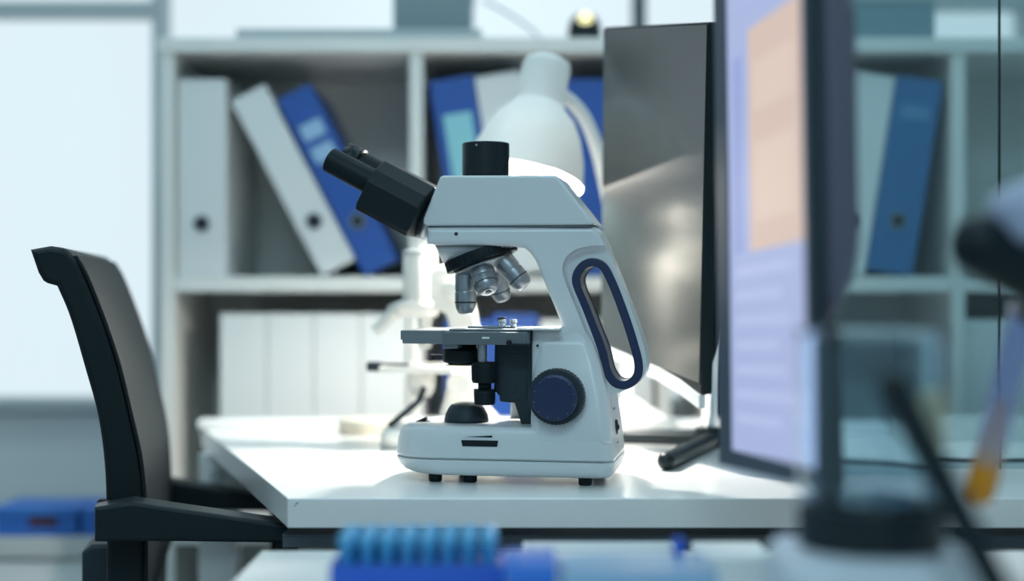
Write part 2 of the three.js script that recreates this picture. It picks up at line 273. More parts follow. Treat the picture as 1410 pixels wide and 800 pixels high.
// ---------------------------------------------------------------- the microscope
{
  const t = thing('microscope', 'white trinocular microscope with black eyepieces and navy handle ring', 'microscope', [-0.004, DK, -1.56], R(-10));
  // base
  const lv = (y, x0, x1, hw, r, rf) => ({ y, x0, x1, hw, r, rf });
  const base = part('base', loft([
    lv(0.0265, -0.1195, 0.1235, 0.0705, 0.014, 0.05), lv(0.03, -0.1205, 0.1235, 0.0712, 0.014, 0.05), lv(0.044, -0.119, 0.122, 0.0705, 0.014, 0.05), lv(0.054, -0.1165, 0.121, 0.0695, 0.014, 0.05),
    lv(0.0585, -0.1135, 0.12, 0.068, 0.014, 0.05), lv(0.0612, -0.109, 0.119, 0.0655, 0.014, 0.048), lv(0.0621, -0.103, 0.117, 0.0625, 0.014, 0.046)]), M.scopeWhite, t);
  part('base_pan', loft([lv(0.0088, -0.098, 0.115, 0.061, 0.014, 0.045), lv(0.0095, -0.104, 0.1185, 0.065, 0.014, 0.048), lv(0.0125, -0.1115, 0.122, 0.069, 0.014, 0.05), lv(0.018, -0.117, 0.1235, 0.071, 0.014, 0.05),
    lv(0.0255, -0.1205, 0.124, 0.0718, 0.014, 0.05), lv(0.0262, -0.1197, 0.1232, 0.071, 0.014, 0.05)]), M.scopeWhite, t);
  for (const [x, z] of [[-0.072, 0.048], [-0.0335, 0.047], [0.092, 0.05], [0.0905, 0.035], [0.095, -0.05], [-0.06, -0.05]]) part('foot', cyl(0.0075, 0.0072, 0.0095).translate(x, 0.00475, z), M.black, t);
  // arm with its carrying handle, one plate that grows wider downwards
  const low = [[0.033, 0.166], [0.034, 0.0595]];
  const outline = [[-0.083, 0.2758], [-0.083, 0.2578], [-0.0766, 0.2569], [0.0165, 0.2552], [0.025, 0.2525], [0.0307, 0.2475], [0.036, 0.240], [0.039, 0.2335], [0.0492, 0.2086], [0.0645, 0.1725], [0.0655, 0.1690], [0.0635, 0.1665], ...low,
    [0.1195, 0.0595], [0.1185, 0.075], [0.1165, 0.0955], [0.1245, 0.0965], [0.1345, 0.1005], [0.1435, 0.1055], [0.1495, 0.1115], [0.1535, 0.1185], [0.1552, 0.1265], [0.1548, 0.1345], [0.1530, 0.1445], [0.1440, 0.1722], [0.1270, 0.2171], [0.1105, 0.2565], [0.1030, 0.2715], [0.0985, 0.2758]];
  const sh = shapeOf(outline);
  const holePts = [[0.0973, 0.2364], [0.0868, 0.2326], [0.0798, 0.219], [0.0915, 0.1855], [0.1085, 0.1412], [0.1141, 0.1189], [0.123, 0.1079], [0.134, 0.1069], [0.1437, 0.1148], [0.1455, 0.1259], [0.1400, 0.1502], [0.1268, 0.19], [0.1141, 0.2211], [0.1074, 0.2322]];
  const hole = smoothPts(holePts, 72);
  const hp = new THREE.Path(); hole.slice().reverse().forEach(([x, y], i) => i ? hp.lineTo(x, y) : hp.moveTo(x, y)); hp.closePath();
  const flare = (x, y) => 0.06 * (0.276 - y) - 0.05 * (x - 0.03);
  const taper = (g) => { const p = g.attributes.position; for (let i = 0; i < p.count; i++) { const y = p.getY(i), z = p.getZ(i); p.setZ(i, z + Math.sign(z) * flare(p.getX(i), y) * Math.min(1, Math.abs(z) / 0.03)); } g.computeVertexNormals(); return g; };
  const solid = new Brush(taper(slab(sh, -0.0385, 0.0385, 0.0055, 4))), cutter = new Brush(slab(shapeOf(hole), -0.09, 0.09, 0));
  solid.updateMatrixWorld(); cutter.updateMatrixWorld();
  const HW = 0.024;
  const csg = new Evaluator(); csg.useGroups = false;
  // hollow on both flanks that thins the plate around the handle
  const hollow = shapeOf(smoothPts([[0.112, 0.2555], [0.0935, 0.2545], [0.080, 0.251], [0.070, 0.243], [0.066, 0.232], [0.068, 0.22], [0.085, 0.178], [0.097, 0.145], [0.103, 0.12], [0.1055, 0.095]], 40, false).concat([[0.107, 0.04], [0.22, 0.04], [0.22, 0.2555]]));
  let cut = csg.evaluate(solid, cutter, SUBTRACTION);
  for (const [z0, z1] of [[HW, 0.12], [-0.12, -HW]]) { const b = new Brush(slab(hollow, z0, z1, 0.009, 5)); b.updateMatrixWorld(); cut = csg.evaluate(cut, b, SUBTRACTION); cut.updateMatrixWorld(); }
  const armGeo = cut.geometry;
  const arm = part('arm', armGeo, M.scopeWhite, t);
  part('pillar', loft([lv(0.042, 0.0345, 0.1212, 0.0698, 0.012), lv(0.05, 0.0345, 0.1212, 0.0701, 0.012), lv(0.058, 0.0345, 0.1206, 0.0697, 0.012), lv(0.068, 0.0345, 0.1195, 0.068, 0.012), lv(0.08, 0.0345, 0.1178, 0.0648, 0.012), lv(0.095, 0.0345, 0.1155, 0.0605, 0.012), lv(0.11, 0.0345, 0.1115, 0.0565, 0.012), lv(0.128, 0.0345, 0.107, 0.0505, 0.012), lv(0.148, 0.0345, 0.100, 0.0458, 0.012), lv(0.164, 0.0345, 0.092, 0.0425, 0.012)]), M.scopeWhite, t);
  // navy rubber ring lining the handle opening
  const cx = hole.reduce((s, p) => s + p[0], 0) / hole.length, cy = hole.reduce((s, p) => s + p[1], 0) / hole.length;
  const inset = (pts, d) => pts.map((p, i) => { const a = pts[(i + pts.length - 1) % pts.length], b = pts[(i + 1) % pts.length]; const tx = b[0] - a[0], ty = b[1] - a[1], l = Math.hypot(tx, ty); let nx = -ty / l, ny = tx / l; if ((cx - p[0]) * nx + (cy - p[1]) * ny < 0) { nx = -nx; ny = -ny; } return [p[0] + nx * d, p[1] + ny * d]; });
  const rs = shapeOf(inset(hole, -0.0058)), ri = new THREE.Path(); inset(hole, 0.0035).reverse().forEach(([x, y], i) => i ? ri.lineTo(x, y) : ri.moveTo(x, y)); ri.closePath(); rs.holes.push(ri);
  for (const s of [1, -1]) {
    const g = slab(rs, s > 0 ? HW - 0.002 : -HW - 0.0016, s > 0 ? HW + 0.0016 : -HW + 0.002, 0.0012, 3);
    part('handle_ring', g, M.navy, arm, 'navy rubber ring');
  }
  const liner = shapeOf(inset(hole, -0.003)), li = new THREE.Path(); inset(hole, 0.0022).reverse().forEach(([x, y], i) => i ? li.lineTo(x, y) : li.moveTo(x, y)); li.closePath(); liner.holes.push(li);
  part('handle_liner', slab(liner, -HW + 0.001, HW - 0.001, 0.0008, 2), M.midGrey, arm);
  part('arm_screw', cyl(0.0013, 0.0013, 0.002, 16).rotateX(Math.PI / 2).translate(0.0405, 0.148, 0.0493), M.black, arm);
  part('arm_screw', cyl(0.0021, 0.0021, 0.002, 16).rotateX(Math.PI / 2).translate(-0.05, 0.2685, 0.0426), M.darkGrey, arm);
  // rear socket and printed marks on the back of the pillar
  part('power_socket', merge(new THREE.TorusGeometry(0.0068, 0.0018, 10, 28).rotateY(Math.PI / 2).translate(0.1205, 0.058, 0.006), cyl(0.003, 0.003, 0.006, 20).rotateZ(Math.PI / 2).translate(0.121, 0.058, 0.006)), M.black, t);
  part('power_socket_plate', cyl(0.0068, 0.0068, 0.002, 28).rotateZ(Math.PI / 2).translate(0.1195, 0.058, 0.006), M.steel, t);
  for (const [x, y, w] of [[0.1187, 0.0775, 0.015], [0.1222, 0.0405, 0.012]]) for (let k = 0; k < 4; k++) part('printed_mark', span(x, x + 0.0004, y, y + 0.0022, 0.002 + k * w / 4, 0.002 + (k + 0.72) * w / 4, 0.0001), M.midGrey, t);
  // head
  const headShape = shapeOf([[-0.0655, 0.3325], [0.0585, 0.3310], [0.0620, 0.3285], [0.1005, 0.2790], [0.1000, 0.2775], [-0.0825, 0.2775], [-0.0870, 0.2800], [-0.0873, 0.2855], [-0.0690, 0.3305]]);
  const hg = slab(headShape, -0.0425, 0.0425, 0.003, 3);
  { const p = hg.attributes.position; for (let i = 0; i < p.count; i++) p.setZ(i, p.getZ(i) * (1 - 1.0 * (p.getY(i) - 0.2775))); hg.computeVertexNormals(); }
  const head = part('head', hg, M.scopeWhite, t);
  part('head_seam', span(-0.078, 0.095, 0.2754, 0.2778, -0.0375, 0.0375, 0.0005), M.midGrey, head);
  const port = part('camera_port', lathe([[0, 0.0], [0.0258, 0.0], [0.0258, 0.0036], [0.0262, 0.004], [0.0262, 0.0388], [0.0254, 0.0398], [0.0222, 0.0398], [0.0222, 0.03], [0, 0.03]], 56).translate(-0.0255, 0.331, 0), M.blackSatin, t);
  part('set_screw', cyl(0.0014, 0.0014, 0.002, 14).rotateX(Math.PI / 2).translate(-0.031, 0.3665, 0.0253), M.steel, port);
  // binocular body: prism along an axis dipping 28 degrees
  const A = R(-27.8), bx = (u, v) => [u * Math.cos(A) - v * Math.sin(A), u * Math.sin(A) + v * Math.cos(A)];
  const origin = [-0.1475, 0.3265];                                    // middle of the eyepiece face
  const place = (g) => g.rotateZ(A).translate(origin[0], origin[1], 0);
  const prismShape = shapeOf([[-0.046, -0.0335], [0.046, -0.0335], [0.052, -0.028], [0.053, 0.0], [0.047, 0.015], [0.03, 0.0275], [-0.03, 0.0275], [-0.047, 0.015], [-0.053, 0.0], [-0.052, -0.028]]);
  const bin = part('binocular_head', place(slab(prismShape, 0, 0.066, 0.002, 3).rotateY(Math.PI / 2)), M.black, t);
  part('binocular_neck', place(lathe([[0, 0], [0.027, 0], [0.027, 0.018], [0, 0.018]], 40).rotateZ(-Math.PI / 2).translate(0.064, -0.005, 0)), M.steel, bin);
  for (const [z, len, dv] of [[0.029, 0.057, 0.0], [-0.029, 0.062, 0.009]]) {
    const tube = part('eyepiece_tube', place(rod([0.002, dv, z], [-len, dv, z], 0.0148, 0.0142).translate(0, 0, 0)), M.black, t);
    if (z < 0) { part('eyecup', place(lathe([[0, 0], [0.0165, 0], [0.0165, 0.004], [0.0152, 0.0052], [0.0152, 0.008], [0.0168, 0.0092], [0.0168, 0.014], [0.0158, 0.0215], [0.0125, 0.0222], [0.0115, 0.016], [0, 0.016]], 40).rotateZ(Math.PI / 2).translate(-len + 0.022, dv, z)), M.blackSatin, tube); }
    else part('eye_lens', place(cyl(0.0105, 0.0105, 0.002).rotateZ(Math.PI / 2).translate(-len + 0.0002, dv, z)), M.darkGrey, tube);
  }
  // nosepiece: a white cone, a knurled ring tilted towards the stage, four objectives
  const nose = part('nosepiece', loft([lv(0.2375, -0.074, -0.036, 0.02, 0.018), lv(0.248, -0.077, -0.008, 0.027, 0.02), lv(0.2575, -0.081, 0.014, 0.032, 0.02)]), M.scopeWhite, t);
  const NC = new THREE.Vector3(-0.031, 0.2445, 0), tilt = R(19);
  const noseMat = new THREE.Matrix4().makeTranslation(NC.x, NC.y, NC.z).multiply(new THREE.Matrix4().makeRotationZ(tilt));
  const ring = part('nosepiece_ring', merge(cyl(0.0405, 0.0405, 0.0125, 64), ...Array.from({ length: 40 }, (_, k) => span(-0.0011, 0.0011, -0.0058, 0.0058, 0.0398, 0.0414, 0.0004).rotateY(k / 40 * Math.PI * 2))).applyMatrix4(noseMat), M.black, t);
  part('turret', lathe([[0, -0.0225], [0.014, -0.0225], [0.03, -0.0115], [0.0355, -0.006], [0, -0.006]], 48).applyMatrix4(noseMat), M.steel, ring);
  const objective = (from, to, len, r, name, band) => {
    const prof = [[0, -0.006], [r * 0.86, -0.006], [r * 0.86, 0.002], [r, 0.003], [r, len * 0.42], [r * 0.94, len * 0.44], [r * 0.94, len * 0.47], [r, len * 0.49], [r * 0.98, len * 0.76], [r * 0.9, len * 0.86], [r * 0.72, len * 0.955], [r * 0.66, len * 0.975], [r * 0.5, len], [r * 0.3, len], [r * 0.26, len * 0.985], [0, len * 0.985]];
    const o = part('objective', aim(lathe(prof, 44), from, to), M.steel, t);
    part('colour_band', aim(lathe([[r * 0.985, len * 0.70], [r * 1.012, len * 0.705], [r * 1.012, len * 0.728], [r * 0.985, len * 0.733]], 44), from, to), band, o);
    part('front_lens', aim(cyl(r * 0.27, r * 0.27, 0.0015, 20).translate(0, len * 0.987, 0), from, to), M.black, o);
  };
  objective([-0.0478, 0.2275, 0.004], [-0.0478, 0.18, 0.004], 0.047, 0.0118, 'a', M.black);
  objective([-0.0285, 0.2345, 0.016], [-0.0155, 0.203, 0.0315], 0.0345, 0.0136, 'b', M.darkGrey);
  objective([-0.022, 0.2345, -0.018], [-0.0105, 0.196, -0.0285], 0.042, 0.0115, 'c', M.darkGrey);
  objective([-0.008, 0.244, 0.004], [0.0195, 0.2115, 0.004], 0.043, 0.0122, 'd', M.darkGrey);
  // stage
  const stage = part('stage', merge(span(-0.106, 0.032, 0.1495, 0.1635, -0.058, 0.060, 0.0015), span(-0.108, -0.06, 0.1535, 0.1640, -0.058, 0.0605, 0.0015), span(-0.061, -0.045, 0.1445, 0.15, 0.02, 0.058, 0.001)), M.midGrey, t);
  part('stage_step', span(-0.06, 0.031, 0.149, 0.1625, 0.06, 0.0645, 0.001), mat([0.11, 0.135, 0.15], 0.45), stage);
  part('stage_plate', span(-0.055, 0.034, 0.1637, 0.1657, -0.045, 0.057, 0.0008), M.steel, stage);
  part('stage_wing', slab(shapeOf([[0.02, 0], [0.0665, 0], [0.062, 0.05], [0.02, 0.055]]), 0.1648, 0.1672, 0.0006, 2).rotateX(-Math.PI / 2).translate(0, 0, 0.062), M.oldScope, stage);
  part('slide_holder', merge(span(-0.04, 0.012, 0.1658, 0.1682, 0.022, 0.03, 0.0006), span(-0.04, -0.034, 0.1658, 0.1678, -0.02, 0.022, 0.0006)), M.steel, stage);
  part('glass_slide', span(-0.034, 0.02, 0.1658, 0.1668, -0.012, 0.014, 0.0003), M.pane, stage);
  for (const [x, z] of [[-0.0012, 0.03], [0.0105, 0.028]]) part('holder_screw', merge(cyl(0.0036, 0.0036, 0.009, 24).translate(x, 0.1708, z), cyl(0.0044, 0.0044, 0.0035, 24).translate(x, 0.1737, z)), M.chrome, stage);
  part('holder_knob', cyl(0.005, 0.0046, 0.006, 24).translate(-0.006, 0.1742, 0.008), M.black, stage);
  part('vernier_scale', span(-0.017, -0.009, 0.1555, 0.1575, 0.0645, 0.0649, 0.0001), M.paper, stage);
  part('stage_lever', merge(span(0.012, 0.034, 0.1475, 0.1505, 0.061, 0.068, 0.001), cyl(0.003, 0.003, 0.004, 20).rotateX(Math.PI / 2).translate(0.0125, 0.1515, 0.066)), M.black, stage);
  // condenser and stage drive
  const cond = part('condenser', lathe([[0, 0.125], [0.014, 0.125], [0.0205, 0.1275], [0.0232, 0.129], [0.0232, 0.1405], [0.0215, 0.1425], [0.015, 0.1435], [0.015, 0.149], [0, 0.149]], 48).translate(-0.0468, 0, 0.018), M.black, t);
  part('diaphragm_lever', rod([-0.068, 0.137, 0.03], [-0.0815, 0.137, 0.031], 0.0006), M.steel, cond);
  part('filter_holder', span(-0.063, -0.03, 0.1248, 0.1258, 0.005, 0.036, 0.0004), mat([0.42, 0.4, 0.22], 0.4), cond);
  part('drive_post', rod([-0.0205, 0.128, 0.046], [-0.0205, 0.15, 0.046], 0.0052), M.steel, t);
  part('stage_drive', merge(lathe([[0, 0.1075], [0.0132, 0.1075], [0.0136, 0.109], [0.0136, 0.1285], [0.011, 0.13], [0, 0.13]], 40), lathe([[0, 0.1], [0.0072, 0.1], [0.0072, 0.108], [0, 0.108]], 32), lathe([[0, 0.0838], [0.0103, 0.0838], [0.0112, 0.0848], [0.0118, 0.0965], [0.0116, 0.1005], [0.0, 0.1005]], 40), ...Array.from({ length: 26 }, (_, k) => span(-0.0007, 0.0007, 0.11, 0.126, 0.0132, 0.0143, 0.0003).rotateY(k / 26 * 2 * Math.PI))).translate(-0.0178, 0, 0.046), M.black, t);
  // focus block under the stage
  const blk = part('focus_block', slab(shapeOf([[-0.0095, 0.1495], [-0.0105, 0.0985], [-0.004, 0.0915], [-0.004, 0.086], [0.0123, 0.0848], [0.0196, 0.0622], [0.0345, 0.0622], [0.0345, 0.1495]]), -0.03, 0.032, 0.0015, 2), M.darkGrey, t);
  part('block_cap', cyl(0.0055, 0.0055, 0.002, 28).rotateX(Math.PI / 2).translate(0.0086, 0.1003, 0.0322), M.darkGrey, blk);
  part('block_cover', span(-0.004, 0.026, 0.088, 0.138, 0.0316, 0.0326, 0.0004), M.darkGrey, blk);
  // coaxial focus knob, axis towards the viewer
  const knob = (s) => {
    const g0 = lathe([[0, 0], [0.0282, 0], [0.0282, 0.0015], [0.0292, 0.0025], [0.0292, 0.018], [0.028, 0.0195], [0.0, 0.0195]], 64);
    const ribs = Array.from({ length: 44 }, (_, k) => span(-0.0009, 0.0009, 0.003, 0.0175, 0.0288, 0.0298, 0.0004).rotateY(k / 44 * 2 * Math.PI));
    const to = (g) => g.rotateX(s * Math.PI / 2).translate(0.0645, 0.0955, s * 0.061);
    const k0 = part('coarse_focus_knob', to(merge(g0, ...ribs)), M.darkGrey, t);
    part('fine_focus_knob', to(lathe([[0, 0.019], [0.0232, 0.019], [0.0240, 0.0205], [0.0240, 0.030], [0.0230, 0.0318], [0.020, 0.032], [0.0195, 0.0312], [0, 0.0312]], 64)), M.navy, k0);
    part('knob_scale', to(merge(...Array.from({ length: 12 }, (_, k) => span(-0.0004, 0.0004, 0.0318, 0.0322, 0.0206, 0.0222, 0.0001).rotateY((k + 0.4) / 12 * 2 * Math.PI)))), M.midGrey, k0);
  };
  knob(1); knob(-1);
  // light well, switch, slider on the base
  const lamp = part('field_lens_mount', lathe([[0, 0.0], [0.0245, 0.0], [0.0246, 0.003], [0.0232, 0.009], [0.0198, 0.0155], [0.0172, 0.0188], [0.0155, 0.0195], [0.0145, 0.0188], [0, 0.0185]], 56).translate(-0.045, 0.0618, 0.012), M.darkGrey, t);
  part('field_lens', new THREE.SphereGeometry(0.0146, 32, 12, 0, 2 * Math.PI, 0, Math.PI / 2).scale(1, 0.25, 1).translate(-0.045, 0.0805, 0.012), phys([0.9, 0.95, 0.95], 0.05, { transmission: 1, thickness: 0.004 }), lamp);
  part('rocker_switch', slab(shapeOf([[-0.0085, 0], [0.0095, 0], [0.004, 0.0012], [0.003, 0.0052], [-0.001, 0.0035]]), -0.005, 0.005, 0.0004, 2).translate(-0.092, 0.0619, 0.02), M.black, t);
  part('brightness_slider', slab(shapeOf([[-0.0385, 0.0477], [0.0015, 0.0477], [0.0005, 0.0412], [-0.037, 0.0412]]), 0.0675, 0.0717, 0.0005, 2), M.black, base);
  part('printed_wedge', slab(shapeOf([[-0.0345, 0.0510], [-0.005, 0.0508], [-0.005, 0.0530]]), 0.0685, 0.0702, 0), M.black, base);
  part('rear_fairing', slab(shapeOf([[-0.006, 0.062], [-0.006, 0.0865], [0.017, 0.0865], [0.03, 0.062]]), -0.06, -0.045, 0.002, 2), M.scopeWhite, base);
}

// ---------------------------------------------------------------- the small older microscope behind it
{
  const t = thing('student_microscope', 'small cream student microscope lit brightly by the lamp', 'microscope', [-0.085, DK, -1.87], R(-4));
  part('base', loft([{ y: 0, x0: -0.085, x1: 0.075, hw: 0.055, r: 0.02 }, { y: 0.02, x0: -0.085, x1: 0.075, hw: 0.055, r: 0.02 }, { y: 0.028, x0: -0.08, x1: 0.072, hw: 0.05, r: 0.018 }]), M.oldScope, t);
  const armPts = smoothPts([[-0.012, 0.028], [-0.005, 0.06], [0.004, 0.1], [0.004, 0.15], [-0.004, 0.178], [-0.03, 0.185], [-0.03, 0.23], [-0.005, 0.24], [0.015, 0.235], [0.034, 0.19], [0.042, 0.14], [0.04, 0.1], [0.05, 0.06], [0.072, 0.028]], 70);
  part('arm', slab(shapeOf(armPts), -0.016, 0.016, 0.004, 3), M.oldScope, t);
  const tube = part('tube', rod([-0.038, 0.19, 0], [-0.038, 0.255, 0], 0.0225), M.oldScope, t);
  part('tube_cap', cyl(0.023, 0.023, 0.006).translate(-0.038, 0.258, 0), M.frameGrey, tube);
  part('eyepiece', lathe([[0, 0.26], [0.013, 0.26], [0.013, 0.285], [0.015, 0.286], [0.015, 0.3], [0.01, 0.302], [0, 0.3]], 32).translate(-0.03, 0, 0), M.oldScope, tube);
  const nose = part('turret', loft([{ y: 0.172, x0: -0.072, x1: -0.015, hw: 0.02, r: 0.019 }, { y: 0.186, x0: -0.082, x1: -0.008, hw: 0.022, r: 0.02 }, { y: 0.194, x0: -0.065, x1: -0.015, hw: 0.022, r: 0.02 }]), M.oldScope, t);
  part('objective', rod([-0.068, 0.182, 0], [-0.097, 0.152, 0.004], 0.0105, 0.0075), M.oldScope, nose);
  part('objective', rod([-0.031, 0.178, 0], [-0.031, 0.13, 0], 0.0105, 0.0085), M.oldScope, nose);
  part('focus_knob', rod([0.008, 0.208, 0.014], [0.008, 0.208, 0.034], 0.012), M.oldScope, t);
  part('focus_knob', rod([0.018, 0.085, 0.014], [0.018, 0.085, 0.036], 0.016), M.oldScope, t);
  const stage = part('stage', span(-0.085, 0.012, 0.099, 0.108, -0.05, 0.05, 0.0015), M.oldScope, t);
  part('stage_arm', merge(span(-0.104, -0.05, 0.1082, 0.1115, 0.02, 0.036, 0.001), rod([-0.104, 0.107, 0.028], [-0.085, 0.107, 0.028], 0.0065)), M.darkGrey, stage);
  part('condenser', lathe([[0, 0.066], [0.012, 0.066], [0.018, 0.08], [0.018, 0.099], [0, 0.099]], 32).translate(-0.035, 0, 0), M.oldScope, t);
  part('cable', pipe([[-0.03, 0.078, 0.018], [-0.036, 0.062, 0.03], [-0.055, 0.045, 0.036], [-0.068, 0.034, 0.035], [-0.074, 0.03, 0.035]], 0.0042, 32), M.darkGrey, t, 'dark lead');
  const d = thing('round_dish', 'shallow beige round dish at the back of the desk', 'dish', [-0.212, DK, -2.03]);
  part('dish_body', lathe([[0, 0], [0.035, 0], [0.038, 0.003], [0.038, 0.018], [0.0362, 0.018], [0.0362, 0.004], [0, 0.004]], 48), mat([0.55, 0.5, 0.4], 0.5), d);
  part('dish_lid', lathe([[0, 0.0225], [0.0385, 0.0225], [0.0395, 0.0215], [0.0395, 0.014], [0.0384, 0.014], [0.0384, 0.0205], [0, 0.0205]], 48), mat([0.6, 0.57, 0.48], 0.4), d);
}

// ---------------------------------------------------------------- desk lamp
{
  const t = thing('desk_lamp', 'white desk lamp with bell shade, switched on behind the microscope', 'desk lamp', [0.17, DK, -2.02]);
  const w = (x, y, z) => [x - 0.17, y - DK, z + 2.02];
  const S = mat([0.80, 0.80, 0.78], 0.45);
  part('lamp_base', lathe([[0, 0], [0.054, 0], [0.056, 0.003], [0.056, 0.022], [0.053, 0.027], [0.036, 0.036], [0.016, 0.048], [0.010, 0.053], [0, 0.053]], 56), S, t);
  part('lamp_arm', pipe([w(0.17, DK + 0.045, -2.02), w(0.163, 0.9, -2.01), w(0.146, 1.02, -1.985), w(0.128, 1.1, -1.96), w(0.117, 1.14, -1.945), w(0.1, 1.178, -1.93), w(0.083, 1.197, -1.915), w(0.062, 1.21, -1.9)], 0.0095, 72, 16), S, t);
  const axis = new THREE.Vector3(-0.19, -0.955, 0.195).normalize();
  const top = w(0.049, 1.2535, -1.885), end = [top[0] + axis.x, top[1] + axis.y, top[2] + axis.z];
  const shade = part('lamp_shade', aim(lathe([[0, 0], [0.022, 0.001], [0.030, 0.006], [0.0325, 0.014], [0.0325, 0.062], [0.036, 0.07], [0.052, 0.086], [0.064, 0.108], [0.0735, 0.138], [0.0785, 0.17], [0.0785, 0.1715], [0.077, 0.1715], [0.072, 0.139], [0.0625, 0.109], [0.0508, 0.0875], [0.035, 0.0715], [0.031, 0.062], [0.031, 0.014], [0.028, 0.008], [0, 0.004]], 64), top, end), phys([0.80, 0.80, 0.78], 0.45, { transmission: 0.045, thickness: 0 }), t);
  const at = (s) => [top[0] + axis.x * s, top[1] + axis.y * s, top[2] + axis.z * s];
  part('lamp_socket', aim(cyl(0.016, 0.016, 0.05).translate(0, 0.06, 0), top, end), M.whitePlastic, shade);
  const bp = at(0.137);
  part('bulb', new THREE.SphereGeometry(0.03, 32, 24).translate(...bp), mat([1, 1, 1], 0.4, { emissive: rgb(1, 0.93, 0.82), emissiveIntensity: 6 }), t);
  const l = new THREE.PointLight(rgb(1, 0.95, 0.86), LAMP_POWER); l.position.set(...bp); l.castShadow = true; l.shadow.radius = 1.2; t.add(l);
}

// ---------------------------------------------------------------- dark monitor, standing turned on edge
{
  const NB = new THREE.Vector3(0.2177, 0.8206, -1.62), u = new THREE.Vector3(-0.392, 0.148, -0.909).normalize(), v = new THREE.Vector3(0, 0.987, 0.161).normalize();
  const n = new THREE.Vector3().crossVectors(v, u).normalize(), X = u.clone().negate();
  const up = new THREE.Vector3().crossVectors(n, X);
  const t = thing('computer_monitor', 'switched off black monitor standing beside the microscope', 'monitor', [0.235, DK, -1.72]);
  const p = new THREE.Group(); p.name = 'screen_unit'; t.add(p);
  p.matrixAutoUpdate = true; p.quaternion.setFromRotationMatrix(new THREE.Matrix4().makeBasis(X, up, n));
  p.position.copy(NB).sub(t.position);
  const W = 0.26, H = 0.4236;                                           // local: x from -W (far edge) to 0 (near edge)
  part('housing', span(-W, 0, 0, H, -0.016, -0.001, 0.003), M.black, p);
  part('screen', span(-W + 0.003, -0.004, 0.014, H - 0.003, -0.0012, 0.0004, 0.0004), phys([0.014, 0.02, 0.022], 0.2, { ior: 2.0 }), p);
  part('bottom_bezel', slab(shapeOf([[-W, 0.013], [-W, 0.001], [-0.1, -0.004], [-0.04, -0.010], [-0.002, -0.016], [-0.002, 0.0], [-0.05, 0.009], [-0.1, 0.013]]), -0.008, 0.001, 0.001, 2), phys([0.6, 0.64, 0.66], 0.2, { clearcoat: 0.5 }), p);  // pale silver colour stands in for the bright reflection along this edge
  part('back_cover', loft([{ y: 0, x0: -W + 0.01, x1: -0.004, hw: 0.195, r: 0.02 }, { y: 0.016, x0: -W + 0.03, x1: -0.012, hw: 0.175, r: 0.03 }, { y: 0.034, x0: -W + 0.06, x1: -0.03, hw: 0.13, r: 0.04 }, { y: 0.04, x0: -W + 0.08, x1: -0.06, hw: 0.1, r: 0.04 }]).rotateX(-Math.PI / 2).translate(0, H / 2, -0.0155), M.blackSatin, p);
  // stand
  const q = (x, y, z) => [x - 0.235, y, z + 1.72];
  part('stand_neck', merge(pipe([q(0.262, 0.02, -1.86), q(0.262, 0.1, -1.845), q(0.262, 0.18, -1.80), q(0.258, 0.26, -1.765)], 0.011, 40, 16)), M.chrome, t);
  part('stand_hub', rod(q(0.262, 0.001, -1.86), q(0.262, 0.026, -1.86), 0.022, 0.02), M.black, t);
  part('stand_leg', merge(rod(q(0.268, 0.011, -1.86), q(0.125, 0.0095, -1.905), 0.0105, 0.0095)), M.blackSatin, t);
  part('stand_leg', merge(rod(q(0.268, 0.011, -1.86), q(0.178, 0.0105, -1.62), 0.0105, 0.0105), new THREE.SphereGeometry(0.0105, 24, 16).translate(...q(0.178, 0.0105, -1.62))), M.blackSatin, t);
  part('stand_leg', rod(q(0.268, 0.016, -1.86), q(0.105, 0.007, -1.955), 0.008, 0.0065), M.blackSatin, t);
}

